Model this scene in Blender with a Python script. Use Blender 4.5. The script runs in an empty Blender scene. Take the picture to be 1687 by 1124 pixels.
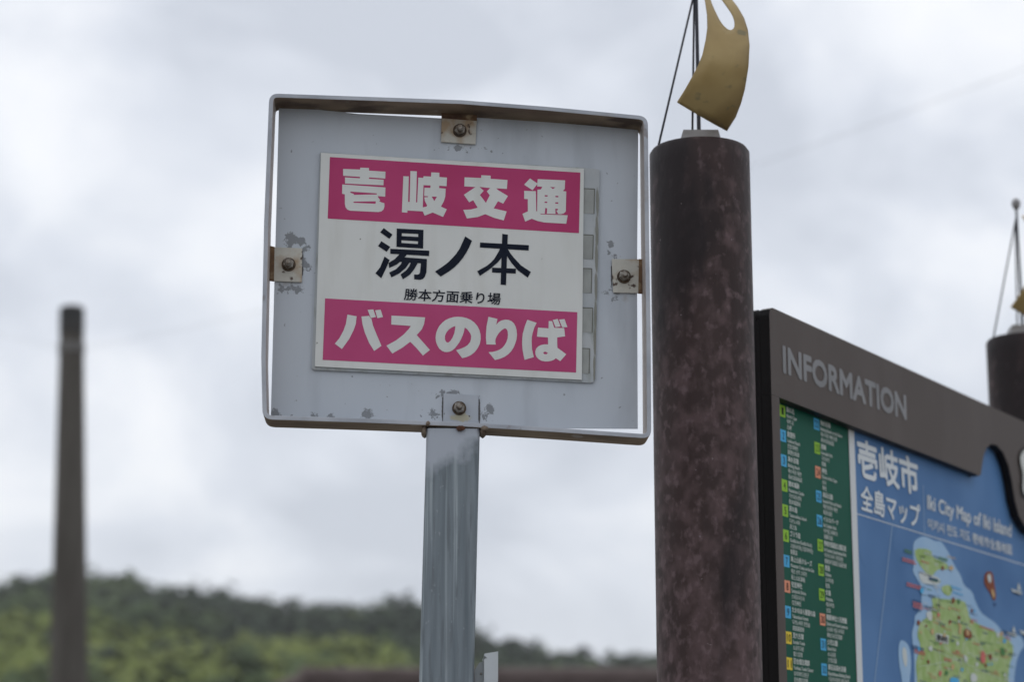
import bpy, math, random
import numpy as np
from math import radians, sin, cos, tan, pi, atan, atan2
from mathutils import Vector, Matrix, noise
from mathutils.geometry import delaunay_2d_cdt

random.seed(7); np.random.seed(7)
SC = bpy.context.scene
COL = SC.collection

# ------------------------------------------------------------------ camera
PW, PH, F = 1687.0, 1124.0, 3716.0          # photo size, focal length in photo pixels
PITCH = radians(13.1)
EYE = Vector((0, 0, 1.6))
cam_d = bpy.data.cameras.new("camera")
cam = bpy.data.objects.new("camera", cam_d); COL.objects.link(cam)
cam.location = EYE
cam.rotation_euler = (pi/2 + PITCH, 0, 0)
cam_d.sensor_width = 36; cam_d.lens = F/PW*36
cam_d.clip_start = 0.05; cam_d.clip_end = 5000
cam_d.dof.use_dof = True
cam_d.dof.focus_distance = 3.17
cam_d.dof.aperture_fstop = 4.0
cam_d.dof.aperture_blades = 0
SC.camera = cam

# ------------------------------------------------------------------ sky, sun, exposure
W = bpy.data.worlds.new("World"); SC.world = W; W.use_nodes = True
wn, wl = W.node_tree.nodes, W.node_tree.links
wn.clear()
SUN_EL, SUN_ROT = radians(58), radians(0)
def N(t, **k):
    n = wn.new(t)
    for a, b in k.items(): setattr(n, a, b)
    return n
out = N('ShaderNodeOutputWorld'); bg = N('ShaderNodeBackground')
sky = N('ShaderNodeTexSky'); sky.sky_type = 'NISHITA'; sky.sun_disc = False
sky.sun_elevation = SUN_EL; sky.sun_rotation = SUN_ROT; sky.dust_density = 2.0
tc = N('ShaderNodeTexCoord')
mp = N('ShaderNodeMapping'); mp.inputs['Scale'].default_value = (1.0, 1.0, 1.35); mp.inputs['Location'].default_value = (0.35, 0.1, 0.27)
wl.new(tc.outputs['Generated'], mp.inputs['Vector'])
n1 = N('ShaderNodeTexNoise'); n1.inputs['Scale'].default_value = 7.5; n1.inputs['Detail'].default_value = 5.0; n1.inputs['Roughness'].default_value = 0.5; n1.inputs['Distortion'].default_value = 0.35
n2 = N('ShaderNodeTexNoise'); n2.inputs['Scale'].default_value = 2.6; n2.inputs['Detail'].default_value = 2.0
wl.new(mp.outputs[0], n1.inputs['Vector']); wl.new(mp.outputs[0], n2.inputs['Vector'])
ad = N('ShaderNodeMath', operation='MULTIPLY_ADD'); ad.inputs[1].default_value = 0.5
wl.new(n2.outputs['Fac'], ad.inputs[0]); wl.new(n1.outputs['Fac'], ad.inputs[2])
rp = N('ShaderNodeValToRGB')
cr = rp.color_ramp
cr.elements[0].position = 0.59; cr.elements[0].color = (5.3, 5.65, 6.3, 1)
cr.elements[1].position = 0.94; cr.elements[1].color = (8.7, 8.85, 9.1, 1)
e = cr.elements.new(0.72); e.color = (6.5, 6.85, 7.5, 1)
e = cr.elements.new(0.825); e.color = (7.8, 8.05, 8.5, 1)
wl.new(ad.outputs[0], rp.inputs['Fac'])
mx = N('ShaderNodeMix', data_type='RGBA'); mx.inputs['Factor'].default_value = 0.93
wl.new(sky.outputs[0], mx.inputs['A']); wl.new(rp.outputs[0], mx.inputs['B'])
wl.new(mx.outputs['Result'], bg.inputs['Color'])
bg.inputs['Strength'].default_value = 0.119
wl.new(bg.outputs[0], out.inputs['Surface'])

sl = bpy.data.lights.new("sun", 'SUN'); sl.energy = 0.6; sl.angle = radians(20); sl.color = (1, .97, .93)
so = bpy.data.objects.new("sun", sl); COL.objects.link(so)
# sun behind and above the scene
sd = Vector((sin(SUN_ROT)*cos(SUN_EL), cos(SUN_ROT)*cos(SUN_EL), sin(SUN_EL)))
so.rotation_euler = sd.to_track_quat('Z', 'Y').to_euler(); so.location = (0, 0, 20)

SC.view_settings.view_transform = 'Standard'; SC.view_settings.look = 'None'
SC.view_settings.exposure = 0.0; SC.view_settings.gamma = 1.0
SC.render.engine = 'CYCLES'

# ------------------------------------------------------------------ pixel -> ray helpers
def ray(px, py):
    a = (px-PW/2)/F; b = (PH/2-py)/F
    return Vector((a, cos(PITCH)-b*sin(PITCH), sin(PITCH)+b*cos(PITCH)))
def on_y(px, py, Y):
    r = ray(px, py); return EYE + r*(Y/r.y)

class Plane:
    """vertical plane: origin o (z ignored), horizontal axis a, normal n towards the viewer"""
    def __init__(s, o, az):           # az: angle of the horizontal axis from +X
        s.o = Vector((o[0], o[1], 0)); s.a = Vector((cos(az), sin(az), 0)); s.n = Vector((sin(az), -cos(az), 0))
    def uw(s, px, py, d=0.0):         # d = metres behind the plane
        r = ray(px, py); q = s.o - s.n*d - EYE
        t = (q.x*s.n.x+q.y*s.n.y)/(r.x*s.n.x+r.y*s.n.y)
        p = EYE + r*t
        return Vector(((p-s.o).dot(s.a), p.z))
    def P(s, u, w, d=0.0):
        return s.o + s.a*u - s.n*d + Vector((0, 0, w))
    def at(s, px, py, d=0.0):
        q = s.uw(px, py, d); return s.P(q.x, q.y, d)

# ------------------------------------------------------------------ object helpers
def tag(o, label=None, cat=None, group=None, kind=None):
    if label: o['label'] = label
    if cat: o['category'] = cat
    if group: o['group'] = group
    if kind: o['kind'] = kind
    return o
def empty(name, loc):
    o = bpy.data.objects.new(name, None); COL.objects.link(o); o.location = loc
    o.empty_display_size = .1
    return o
class MB:
    def __init__(s): s.v = []; s.f = []; s.m = []; s.off = 0
    def add(s, vs, fs, m=0):
        b = len(s.v); s.v += [tuple(v) for v in vs]
        for f in fs: s.f.append(tuple(b+i for i in f)); s.m.append(m)
    def box(s, c, ax, ay, az, m=0):   # centre and half-axis vectors
        c = Vector(c); vs = [c+ax*i+ay*j+az*k for k in (-1, 1) for j in (-1, 1) for i in (-1, 1)]
        s.add(vs, [(0,2,3,1),(4,5,7,6),(0,1,5,4),(2,6,7,3),(0,4,6,2),(1,3,7,5)], m)
    def prism(s, poly, n, t, m=0, ms=None):   # poly: 3D points counter-clockwise seen from n; extruded t along -n
        k = len(poly); back = [p-n*t for p in poly]
        s.add(list(poly)+back, [tuple(range(k))], m)
        b = len(s.v)-2*k
        s.f.append(tuple(b+k+i for i in reversed(range(k)))); s.m.append(m)
        for i in range(k):
            j = (i+1) % k
            s.f.append((b+i, b+k+i, b+k+j, b+j)); s.m.append(m if ms is None else ms)
    def tube(s, pts, rs, seg=12, m=0, cap=True):
        rings = []
        for i, p in enumerate(pts):
            p = Vector(p)
            d = (Vector(pts[min(i+1, len(pts)-1)])-Vector(pts[max(i-1, 0)])).normalized()
            x = d.cross(Vector((0, 1, 0.01))).normalized(); y = d.cross(x)
            r = rs[i] if hasattr(rs, '__len__') else rs
            rings.append([p+(x*cos(2*pi*k/seg)+y*sin(2*pi*k/seg))*r for k in range(seg)])
        fs = []
        for i in range(len(pts)-1):
            for k in range(seg):
                fs.append((i*seg+k, i*seg+(k+1) % seg, (i+1)*seg+(k+1) % seg, (i+1)*seg+k))
        if cap: fs += [tuple(range(seg-1, -1, -1)), tuple((len(pts)-1)*seg+k for k in range(seg))]
        s.add([q for r in rings for q in r], fs, m)
    def build(s, name, mats, parent=None, smooth=False, recalc=False, angle=None):
        me = bpy.data.meshes.new(name)
        o = Vector(parent.location) if (parent is not None and parent.type == 'EMPTY') else (ROOT.get(parent.name) if parent is not None else Vector())
        vs = [(v[0]-o.x, v[1]-o.y, v[2]-o.z) for v in s.v]
        me.from_pydata(vs, [], s.f)
        if not isinstance(mats, (list, tuple)): mats = [mats]
        for m in mats: me.materials.append(m)
        for p, m in zip(me.polygons, s.m): p.material_index = m; p.use_smooth = smooth
        if recalc:
            import bmesh
            bm = bmesh.new(); bm.from_mesh(me); bmesh.ops.recalc_face_normals(bm, faces=bm.faces); bm.to_mesh(me); bm.free()
        if angle is not None: me.set_sharp_from_angle(angle=radians(angle))
        me.validate(); me.update()
        ob = bpy.data.objects.new(name, me); COL.objects.link(ob)
        if parent is not None: ob.parent = parent; ROOT[ob.name] = o
        return ob
ROOT = {}

def inside(p, poly):
    c = False; x, y = p; j = len(poly)-1
    for i in range(len(poly)):
        xi, yi = poly[i][0], poly[i][1]; xj, yj = poly[j][0], poly[j][1]
        if (yi > y) != (yj > y) and x < (xj-xi)*(y-yi)/(yj-yi)+xi: c = not c
        j = i
    return c
def shape(polys, holes=()):
    """union of 2-D polygons minus holes -> verts, tris (via constrained Delaunay)"""
    vs = []; fs = []
    for p in list(polys)+list(holes):
        b = len(vs); vs += [Vector((q[0], q[1])) for q in p]; fs.append(list(range(b, b+len(p))))
    r = delaunay_2d_cdt(vs, [], fs, 1, 1e-7)
    V, T = r[0], r[2]; ok = []
    for t in T:
        c = sum((V[i] for i in t), Vector((0, 0)))/len(t)
        if any(inside(c, p) for p in polys) and not any(inside(c, h) for h in holes): ok.append(list(t))
    return V, ok
def smooth_poly(p, n=1):
    for _ in range(n):
        q = []
        for i in range(len(p)):
            a, b = Vector(p[i]), Vector(p[(i+1) % len(p)])
            q += [a*.75+b*.25, a*.25+b*.75]
        p = [(v.x, v.y) for v in q]
    return p
def put_shape(mb, polys, holes, pl, d, m=0, conv=None):
    """polys given in photo pixels (or conv() of them) laid on a plane d metres behind it"""
    f = (lambda q: pl.uw(q[0], q[1], d)) if conv is None else conv
    P2 = [[tuple(f(q)) for q in p] for p in polys]; H2 = [[tuple(f(q)) for q in p] for p in holes]
    V, T = shape(P2, H2)
    fs = []
    for t in T:
        a, b, c = (V[i] for i in t[:3])
        if (b-a).cross(c-a) < 0: t = t[::-1]
        fs.append(tuple(t))
    mb.add([pl.P(v.x, v.y, d) for v in V], fs, m)
def text_verts(body, bold=0.0, spacing=1.0):
    cu = bpy.data.curves.new("t", 'FONT'); cu.body = body; cu.size = 1; cu.offset = bold; cu.space_character = spacing
    cu.resolution_u = 3; cu.fill_mode = 'FRONT'
    ob = bpy.data.objects.new("t", cu); COL.objects.link(ob)
    bpy.context.view_layer.update()
    me = bpy.data.meshes.new_from_object(ob.evaluated_get(bpy.context.evaluated_depsgraph_get()))
    vs = [(v.co.x, v.co.y) for v in me.vertices]; fs = [tuple(p.vertices) for p in me.polygons]
    bpy.data.objects.remove(ob); bpy.data.curves.remove(cu); bpy.data.meshes.remove(me)
    return vs, fs
def embolden(mb, out, fs, pl, size, bold, m):
    """heavier strokes: the same glyphs printed several times, nudged sideways, each a hair in front of the last"""
    steps = [(0, 0)] if not bold else [(cos(k*pi/4)*bold, sin(k*pi/4)*bold) for k in range(8)]
    for k, (dx, dy) in enumerate(steps):
        mb.add([v+pl.a*dx*size+Vector((0, 0, dy*size))+pl.n*(k*.00004) for v in out], fs, m)
def put_text(mb, body, pl, d, p0, p1, h0, m=0, bold=0.0, fit=None, spacing=1.0):
    """lettering from pixel p0 (bottom left) to pixel p1 (bottom right); h0 = pixel of the top left;
    the glyph box is stretched onto that parallelogram"""
    vs, fs = text_verts(body, 0, spacing)
    if not vs: return
    xs = [v[0] for v in vs]; ys = [v[1] for v in vs]
    x0, x1, y0, y1 = min(xs), max(xs), min(ys), max(ys)
    A = pl.uw(p0[0], p0[1], d); B = pl.uw(p1[0], p1[1], d); C = pl.uw(h0[0], h0[1], d)
    ex = B-A; ey = C-A
    if fit: y0, y1 = fit
    out = []
    for x, y in vs:
        q = A+ex*((x-x0)/(x1-x0))+ey*((y-y0)/(y1-y0)); out.append(pl.P(q.x, q.y, d))
    fs2 = []
    for f in fs:
        a, b, c = (Vector(vs[i]) for i in f[:3])
        fs2.append(f if (b-a).cross(c-a) > 0 else f[::-1])
    embolden(mb, out, fs2, pl, ey.length/(y1-y0), bold, m)

# ------------------------------------------------------------------ materials
def mat(name, c1, c2=None, scale=8, detail=4, rough=.6, metal=0, stretch=(1, 1, 1), lo=.35, hi=.65, bump=0, bscale=None, spec=.5, extra=None, dist=0):
    m = bpy.data.materials.new(name); m.use_nodes = True
    nt = m.node_tree; b = nt.nodes['Principled BSDF']
    b.inputs['Base Color'].default_value = (*c1, 1); b.inputs['Roughness'].default_value = rough
    b.inputs['Metallic'].default_value = metal; b.inputs['Specular IOR Level'].default_value = spec
    tcn = nt.nodes.new('ShaderNodeTexCoord'); mpn = nt.nodes.new('ShaderNodeMapping')
    mpn.inputs['Scale'].default_value = stretch; nt.links.new(tcn.outputs['Object'], mpn.inputs['Vector'])
    cur = None
    if c2 is not None:
        no = nt.nodes.new('ShaderNodeTexNoise'); no.inputs['Scale'].default_value = scale; no.inputs['Detail'].default_value = detail; no.inputs['Distortion'].default_value = dist
        nt.links.new(mpn.outputs[0], no.inputs['Vector'])
        r = nt.nodes.new('ShaderNodeValToRGB'); r.color_ramp.elements[0].position = lo; r.color_ramp.elements[1].position = hi
        r.color_ramp.elements[0].color = (*c1, 1); r.color_ramp.elements[1].color = (*c2, 1)
        nt.links.new(no.outputs['Fac'], r.inputs['Fac']); cur = r.outputs['Color']
    if extra: 
        for e in extra: cur = e(nt, tcn, mpn, cur if cur is not None else None, c1)
    if cur is not None: nt.links.new(cur, b.inputs['Base Color'])
    if bump:
        bn = nt.nodes.new('ShaderNodeTexNoise'); bn.inputs['Scale'].default_value = bscale or scale*3; bn.inputs['Detail'].default_value = 5
        nt.links.new(mpn.outputs[0], bn.inputs['Vector'])
        bu = nt.nodes.new('ShaderNodeBump'); bu.inputs['Strength'].default_value = bump; bu.inputs['Distance'].default_value = .01
        nt.links.new(bn.outputs['Fac'], bu.inputs['Height']); nt.links.new(bu.outputs[0], b.inputs['Normal'])
    return m
def layer(c, scale, lo, hi, detail=4, stretch=(1, 1, 1), dist=0, seed=0, amount=1.0, zg=None):
    """another colour laid on where a noise passes a threshold"""
    def go(nt, tcn, mpn, cur, base):
        mm = nt.nodes.new('ShaderNodeMapping'); mm.inputs['Scale'].default_value = stretch; mm.inputs['Location'].default_value = (seed, seed*.7, seed*1.3)
        nt.links.new(tcn.outputs['Object'], mm.inputs['Vector'])
        no = nt.nodes.new('ShaderNodeTexNoise'); no.inputs['Scale'].default_value = scale; no.inputs['Detail'].default_value = detail; no.inputs['Distortion'].default_value = dist
        nt.links.new(mm.outputs[0], no.inputs['Vector'])
        r = nt.nodes.new('ShaderNodeMapRange'); r.inputs['From Min'].default_value = lo; r.inputs['From Max'].default_value = hi
        r.inputs['To Max'].default_value = amount
        val = no.outputs['Fac']
        if zg:      # wear increases away from a height
            sp_ = nt.nodes.new('ShaderNodeSeparateXYZ'); nt.links.new(tcn.outputs['Object'], sp_.inputs[0])
            ma = nt.nodes.new('ShaderNodeMath'); ma.operation = 'MULTIPLY_ADD'; ma.inputs[1].default_value = -zg[1]; ma.inputs[2].default_value = zg[0]*zg[1]
            nt.links.new(sp_.outputs['Z'], ma.inputs[0])
            mb_ = nt.nodes.new('ShaderNodeMath'); mb_.operation = 'ADD'; nt.links.new(ma.outputs[0], mb_.inputs[0]); nt.links.new(val, mb_.inputs[1]); val = mb_.outputs[0]
        nt.links.new(val, r.inputs['Value'])
        x = nt.nodes.new('ShaderNodeMix'); x.data_type = 'RGBA'
        nt.links.new(r.outputs[0], x.inputs['Factor'])
        if cur is not None: nt.links.new(cur, x.inputs['A'])
        else: x.inputs['A'].default_value = (*base, 1)
        x.inputs['B'].default_value = (*c, 1)
        return x.outputs['Result']
    return go
def spots(c, pts, wob=.012, nscale=55, soft=.002, ax=('X', 'Z'), amount=1.0, seed=0):
    """irregular patches (flaked paint, rust, painted shadow lines) at given local places: (x, z, radius[, stretch])"""
    def go(nt, tcn, mpn, cur, base):
        L = nt.links
        mm = nt.nodes.new('ShaderNodeMapping'); mm.inputs['Location'].default_value = (seed, 0, seed)
        L.new(tcn.outputs['Object'], mm.inputs['Vector'])
        no = nt.nodes.new('ShaderNodeTexNoise'); no.inputs['Scale'].default_value = nscale; no.inputs['Detail'].default_value = 5
        no.inputs['Roughness'].default_value = .72
        L.new(mm.outputs[0], no.inputs['Vector'])
        sep = nt.nodes.new('ShaderNodeSeparateXYZ'); L.new(tcn.outputs['Object'], sep.inputs[0])
        acc = None
        for sp in pts:
            x, z, r = sp[:3]; st = sp[3] if len(sp) > 3 else 1.0
            def M(op, a, b):
                n = nt.nodes.new('ShaderNodeMath'); n.operation = op
                for i, q in enumerate((a, b)):
                    if isinstance(q, (int, float)): n.inputs[i].default_value = q
                    else: L.new(q, n.inputs[i])
                return n.outputs[0]
            dx = M('MULTIPLY', M('SUBTRACT', sep.outputs['X'], x), 1/st); dz = M('SUBTRACT', sep.outputs['Z'], z)
            dd = M('SQRT', M('ADD', M('MULTIPLY', dx, dx), M('MULTIPLY', dz, dz)), 0)
            v = M('SUBTRACT', r, dd)
            acc = v if acc is None else M('MAXIMUM', acc, v)
        nn = M('MULTIPLY', M('SUBTRACT', no.outputs['Fac'], .5), wob*4)
        val = M('ADD', acc, nn)
        r = nt.nodes.new('ShaderNodeMapRange'); r.inputs['From Min'].default_value = 0; r.inputs['From Max'].default_value = soft; r.inputs['To Max'].default_value = amount
        L.new(val, r.inputs['Value'])
        # keep patches near their centres
        x = nt.nodes.new('ShaderNodeMix'); x.data_type = 'RGBA'
        L.new(r.outputs[0], x.inputs['Factor'])
        if cur is not None: L.new(cur, x.inputs['A'])
        else: x.inputs['A'].default_value = (*base, 1)
        x.inputs['B'].default_value = (*c, 1)
        return x.outputs['Result']
    return go

# ================================================================== SETTING
gm = mat('pale_bounce_ground', (.19, .18, .165), (.25, .24, .22), scale=3, rough=.9, bump=.2, bscale=60)  # unseen ground, made pale to bounce light onto undersides
g = MB(); g.add([(-900, -300, 0), (900, -300, 0), (900, 1200, 0), (-900, 1200, 0)], [(0, 1, 2, 3)])
tag(g.build('ground', gm), kind='structure')

# hill: ridge profile read off the photograph, standing 170 m away
YR = 420.0
prof = [(-900, 1030), (-500, 1010), (-200, 1012), (0, 992), (40, 968), (100, 955), (180, 952), (250, 957), (310, 970), (370, 973), (420, 990), (470, 1003), (540, 1000), (600, 1001), (650, 995), (700, 1005), (760, 1040), (820, 1062), (880, 1074), (960, 1087), (1080, 1086), (1250, 1060), (1500, 1050), (1900, 1070), (2600, 1100)]
px_ = [p[0] for p in prof]; pz_ = [on_y(p[0], p[1], YR).z for p in prof]; pxx = [on_y(p[0], p[1], YR).x for p in prof]
TREE_H = 6.8
def hill_z(x, y):
    top = float(np.interp(x, pxx, pz_))-TREE_H
    t = (y-110)/(YR-110)
    if t <= 1: k = max(0, t)**1.2
    else: k = max(0, 1-(t-1)*.9)
    return top*k + .8*noise.noise(Vector((x*.025, y*.02, 0)))*min(1, max(0, t*3)) - .05
nx, ny = 120, 60
xs = np.linspace(-450, 450, nx); ys = np.linspace(105, 760, ny)
hv = [(x, y, hill_z(x, y)) for y in ys for x in xs]
hf = [(j*nx+i, j*nx+i+1, (j+1)*nx+i+1, (j+1)*nx+i) for j in range(ny-1) for i in range(nx-1)]
hb = MB(); hb.add(hv, hf)
hm = mat('hill_grass', (.055, .085, .03), (.13, .17, .045), scale=.12, rough=.95)
tag(hb.build('hill', hm, smooth=True), kind='structure')

# far-off wood on the hill: leaf clumps, one mass
def wood():
    V = []; Fc = []; Mi = []; b = 0
    rng = np.random.RandomState(5)
    pts = []
    for k in range(3600):
        y = rng.uniform(185, 440); x = rng.uniform(-.31*y-12, .31*y+12)
        pts.append((x, y))
    for x in np.linspace(-130, 130, 110):
        pts.append((x+rng.uniform(-1.2, 1.2), YR+rng.uniform(-6, 5)))
    for (x, y) in pts:
        z = hill_z(x, y); t = (y-110)/(YR-110)
        band = noise.noise(Vector((x*.016, y*.012, 3.3)))+.3*noise.noise(Vector((x*.05, y*.04, 9)))
        if t > .66+.12*band: mi = 0 if band < .22 else 1
        elif t > .40: mi = 2 if band > -.3 else 1
        else: mi = 2 if band > .12 else (1 if band > -.15 else 0)
        if rng.rand() < .04: mi = rng.randint(0, 3)
        r = rng.uniform(2.4, 4.6)*(1.0 if mi != 2 else .9); hgt = r*rng.uniform(.75, 1.15)
        c = np.array([x, y, z+hgt*.75+rng.uniform(0, 1.2)])
        n = 110
        d = rng.normal(size=(n, 3)); d /= np.linalg.norm(d, axis=1)[:, None]
        lob = 1+.28*np.sin(d[:, 0]*5+k_(x))*np.cos(d[:, 2]*4+y)
        rad = rng.uniform(.72, 1.05, n)*lob
        p = c+d*np.array([r, r, hgt])*rad[:, None]
        a = np.cross(d, rng.normal(size=(n, 3))); a /= np.linalg.norm(a, axis=1)[:, None]+1e-6
        bb = np.cross(d, a)+d*rng.uniform(-.6, .6, (n, 1)); s = rng.uniform(.22, .48, (n, 1))*r*.62
        q = np.stack([p-a*s, p-bb*s*.8, p+a*s, p+bb*s*.9], 1).reshape(-1, 3)
        V.append(q); Fc.append(np.arange(n*4).reshape(-1, 4)+b); Mi.append(np.full(n, mi)); b += n*4
    V = np.concatenate(V); Fc = np.concatenate(Fc); Mi = np.concatenate(Mi)
    me = bpy.data.meshes.new('woodland')
    me.vertices.add(len(V)); me.vertices.foreach_set('co', V.ravel())
    me.loops.add(Fc.size); me.loops.foreach_set('vertex_index', Fc.ravel().astype(np.int32))
    me.polygons.add(len(Fc)); me.polygons.foreach_set('loop_start', (np.arange(len(Fc))*4).astype(np.int32))
    me.materials.append(mat('dark_leaves', (.042, .058, .040), (.068, .090, .054), scale=.04, rough=.9, spec=.08))
    me.materials.append(mat('mid_leaves', (.068, .098, .044), (.100, .132, .056), scale=.04, rough=.9, spec=.08))
    me.materials.append(mat('light_leaves', (.155, .195, .050), (.235, .265, .080), scale=.04, rough=.9, spec=.08))
    me.polygons.foreach_set('material_index', Mi.astype(np.int32))
    me.update(); me.validate()
    o = bpy.data.objects.new('woodland', me); COL.objects.link(o)
    tag(o, 'dense green woodland covering the far hillside under the sky', 'woodland', kind='stuff')
k_ = lambda x: (x*7.13) % 6.28
wood()

# ================================================================== BACKGROUND THINGS
# concrete utility pole, far left, leaning a touch
YP = 24.0
ptop = on_y(118.5, 506, YP); pbot = on_y(113, 1124, YP)
dirp = (pbot-ptop)/(ptop.z-pbot.z)
base = ptop+dirp*ptop.z
up = empty('utility_pole', (base.x, base.y, 0))
conc = mat('pole_concrete', (.070, .062, .052), (.105, .095, .082), scale=2, stretch=(3, 3, .5), rough=.9, bump=.2, bscale=30)
dark = mat('dark_metal_cap', (.02, .02, .02), (.035, .033, .03), scale=6, rough=.6)
rt, rb = 19.5/F*YP, 31/F*YP
def prr(z): return rt+(rb-rt)*(ptop.z-z)/(ptop.z-pbot.z)
mb = MB(); zs = np.linspace(0, ptop.z-.30, 14)
mb.tube([base+(ptop-base)*(z/ptop.z) for z in zs], [prr(z) for z in zs], 28); mb.build('pole_shaft', conc, up, smooth=True, angle=40)
mb = MB(); mb.tube([base+(ptop-base)*(z/ptop.z) for z in (ptop.z-.299, ptop.z-.02, ptop.z)], [rt+.012, rt+.010, rt-.01], 28); mb.build('cap', dark, up, smooth=True, angle=40)
zb = on_y(118, 574, YP).z
mb = MB(); mb.tube([base+(ptop-base)*(z/ptop.z) for z in (zb-.05, zb+.05)], [prr(zb)+.012]*2, 28); mb.build('band', mat('steel_band', (.12, .115, .11), (.2, .19, .18), rough=.5, metal=.5), up, smooth=True, angle=40)
tag(up, 'weathered concrete utility pole with a dark cap standing in front of the wooded hill', 'utility pole')

wm = mat('wire_black', (.03, .03, .03), rough=.5)
def wire(P0, P1, sag, r, label):
    pts = []
    for i in range(41):
        t = i/40; p = P0.lerp(P1, t); p.z -= sag*4*t*(1-t); pts.append(p)
    b = empty('overhead_wire', P0); m = MB(); m.tube(pts, r, 6)
    o = m.build('overhead_wire_x', wm, None, smooth=True)
    bpy.data.objects.remove(b); o.name = 'overhead_wire'
    tag(o, label, 'wire')
wire(on_y(135, 575, 24)+Vector((0, 0, 0)), on_y(1900, 30, 15), .25, .0014, 'thin overhead wire running up to the right from the utility pole, behind the sign')
wire(on_y(103, 572, 24), on_y(-500, 330, 19), .2, .0014, 'thin overhead wire leaving the utility pole to the left')

# low house with a brown tiled roof, only its roof top in the picture
hx0 = on_y(505, 1100, 24).x; hx1 = on_y(1500, 1100, 24).x; hz = on_y(760, 1099, 24).z-.17
hb_ = empty('house', ((hx0+hx1)/2, 24, 0))
tile = mat('brown_roof_tiles', (.085, .062, .056), (.125, .095, .088), scale=5, rough=.85, bump=.3, bscale=12)
x0, x1, zr, ze = hx0-.02, hx1, hz, hz-1.25
m = MB(); ex0, ex1, ey0, ey1 = x0-1.9, x1+1.9, 24-3.6, 24+3.6
A = [(ex0, ey0, ze), (ex1, ey0, ze), (ex1, ey1, ze), (ex0, ey1, ze), (x0, 24, zr), (x1, 24, zr)]
m.add(A, [(0, 1, 5, 4), (2, 3, 4, 5), (3, 0, 4), (1, 2, 5), (3, 2, 1, 0)])
for k in range(14):     # tile courses as raised battens
    for s_ in (-1, 1):
        t = (k+.5)/14; y = 24+s_*3.6*(1-t); z = ze+(zr-ze)*t
        m.box((((ex0+(x0-ex0)*t)+(ex1+(x1-ex1)*t))/2, y, z+.02), Vector(((ex1+(x1-ex1)*t-ex0-(x0-ex0)*t)/2, 0, 0)), Vector((0, .05, 0)), Vector((0, 0, .02)))
rf = m.build('roof', tile, hb_)
m = MB(); m.tube([(x0-.05, 24, zr+.05), (x1+.05, 24, zr+.05)], .11, 10)
m.tube([(x0, 24, zr+.04), (ex0+.1, ey0+.1, ze+.08)], .08, 8); m.tube([(x1, 24, zr+.04), (ex1-.1, ey0+.1, ze+.08)], .08, 8)
m.build('ridge_tiles', tile, rf, smooth=True, angle=40)
m = MB(); m.box(((x0+x1)/2, 24, (ze-.002)/2), Vector(((x1-x0)/2+1.2, 0, 0)), Vector((0, 2.9, 0)), Vector((0, 0, (ze-.002)/2)))
m.build('wall', mat('house_render', (.42, .40, .36), (.5, .48, .44), rough=.9), hb_)
for i in range(4):
    cx = x0+(x1-x0)*(i+.5)/4
    m = MB(); m.box((cx, 24-2.92, 1.35), Vector((.8, 0, 0)), Vector((0, .03, 0)), Vector((0, 0, .5)))
    w = m.build('window', mat('window_frame_white', (.6, .6, .6), rough=.4), hb_)
    m = MB()
    for s_ in (-1, 1): m.box((cx+s_*.38, 24-2.955, 1.35), Vector((.35, 0, 0)), Vector((0, .008, 0)), Vector((0, 0, .44)))
    m.build('pane', mat('dark_glass', (.03, .04, .05), rough=.1), w)
tag(hb_, 'low house with a dull brown hipped tile roof in front of the hill', 'house')

# ================================================================== COLUMNS WITH SAIL ORNAMENTS
YC = 3.35
KB = YC/3.8
c1m = on_y(1160.5, 675, YC); RC = 169/2/F*3.8*1.0*(Vector((0, 1, 0)).dot(Vector((0, cos(PITCH), 0)))+0)
def depth_of(p):   # distance along the optical axis
    q = p-EYE; return q.y*cos(PITCH)+q.z*sin(PITCH)
RC = 84.5/F*depth_of(c1m)
zc1 = on_y(1153, 249, YC).z
PHI = radians(32.8)
dvec = Vector((sin(PHI), cos(PHI), 0))
ZM = on_y(1160, 560, YC).z
colm = mat('brown_column_paint', (.030, .018, .017), (.062, .038, .035), scale=6, detail=7, rough=.55, stretch=(1.2, 1.2, .45), lo=.36, hi=.66, bump=.12, bscale=60, spec=.25,
           extra=[layer((.115, .074, .074), 42, .46, .66, 9, (1, 1, .75), seed=3, amount=.85, zg=(ZM, .16)), layer((.19, .13, .135), 85, .56, .70, 7, (1, 1, .7), seed=5, amount=.55, zg=(ZM, .10)),
                  layer((.013, .009, .010), 8, .53, .66, 7, (1.3, 1.3, .4), seed=8, amount=.85), layer((.45, .38, .40), 110, .75, .79, 2, seed=1, amount=.35)])
steel = mat('galvanised_steel', (.22, .21, .20), (.34, .33, .33), scale=25, rough=.55, metal=.4)
wirem = mat('stay_cable', (.02, .022, .03), (.035, .035, .045), scale=30, rough=.4, metal=.3)
brass = mat('weathered_brass', (.33, .225, .080), (.46, .34, .15), scale=9, rough=.38, metal=.15, lo=.3, hi=.7,
            extra=[layer((.20, .125, .045), 5, .48, .62, 5, seed=2, amount=.6), layer((.10, .12, .09), 45, .62, .70, 5, seed=9, amount=.5)])

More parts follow.
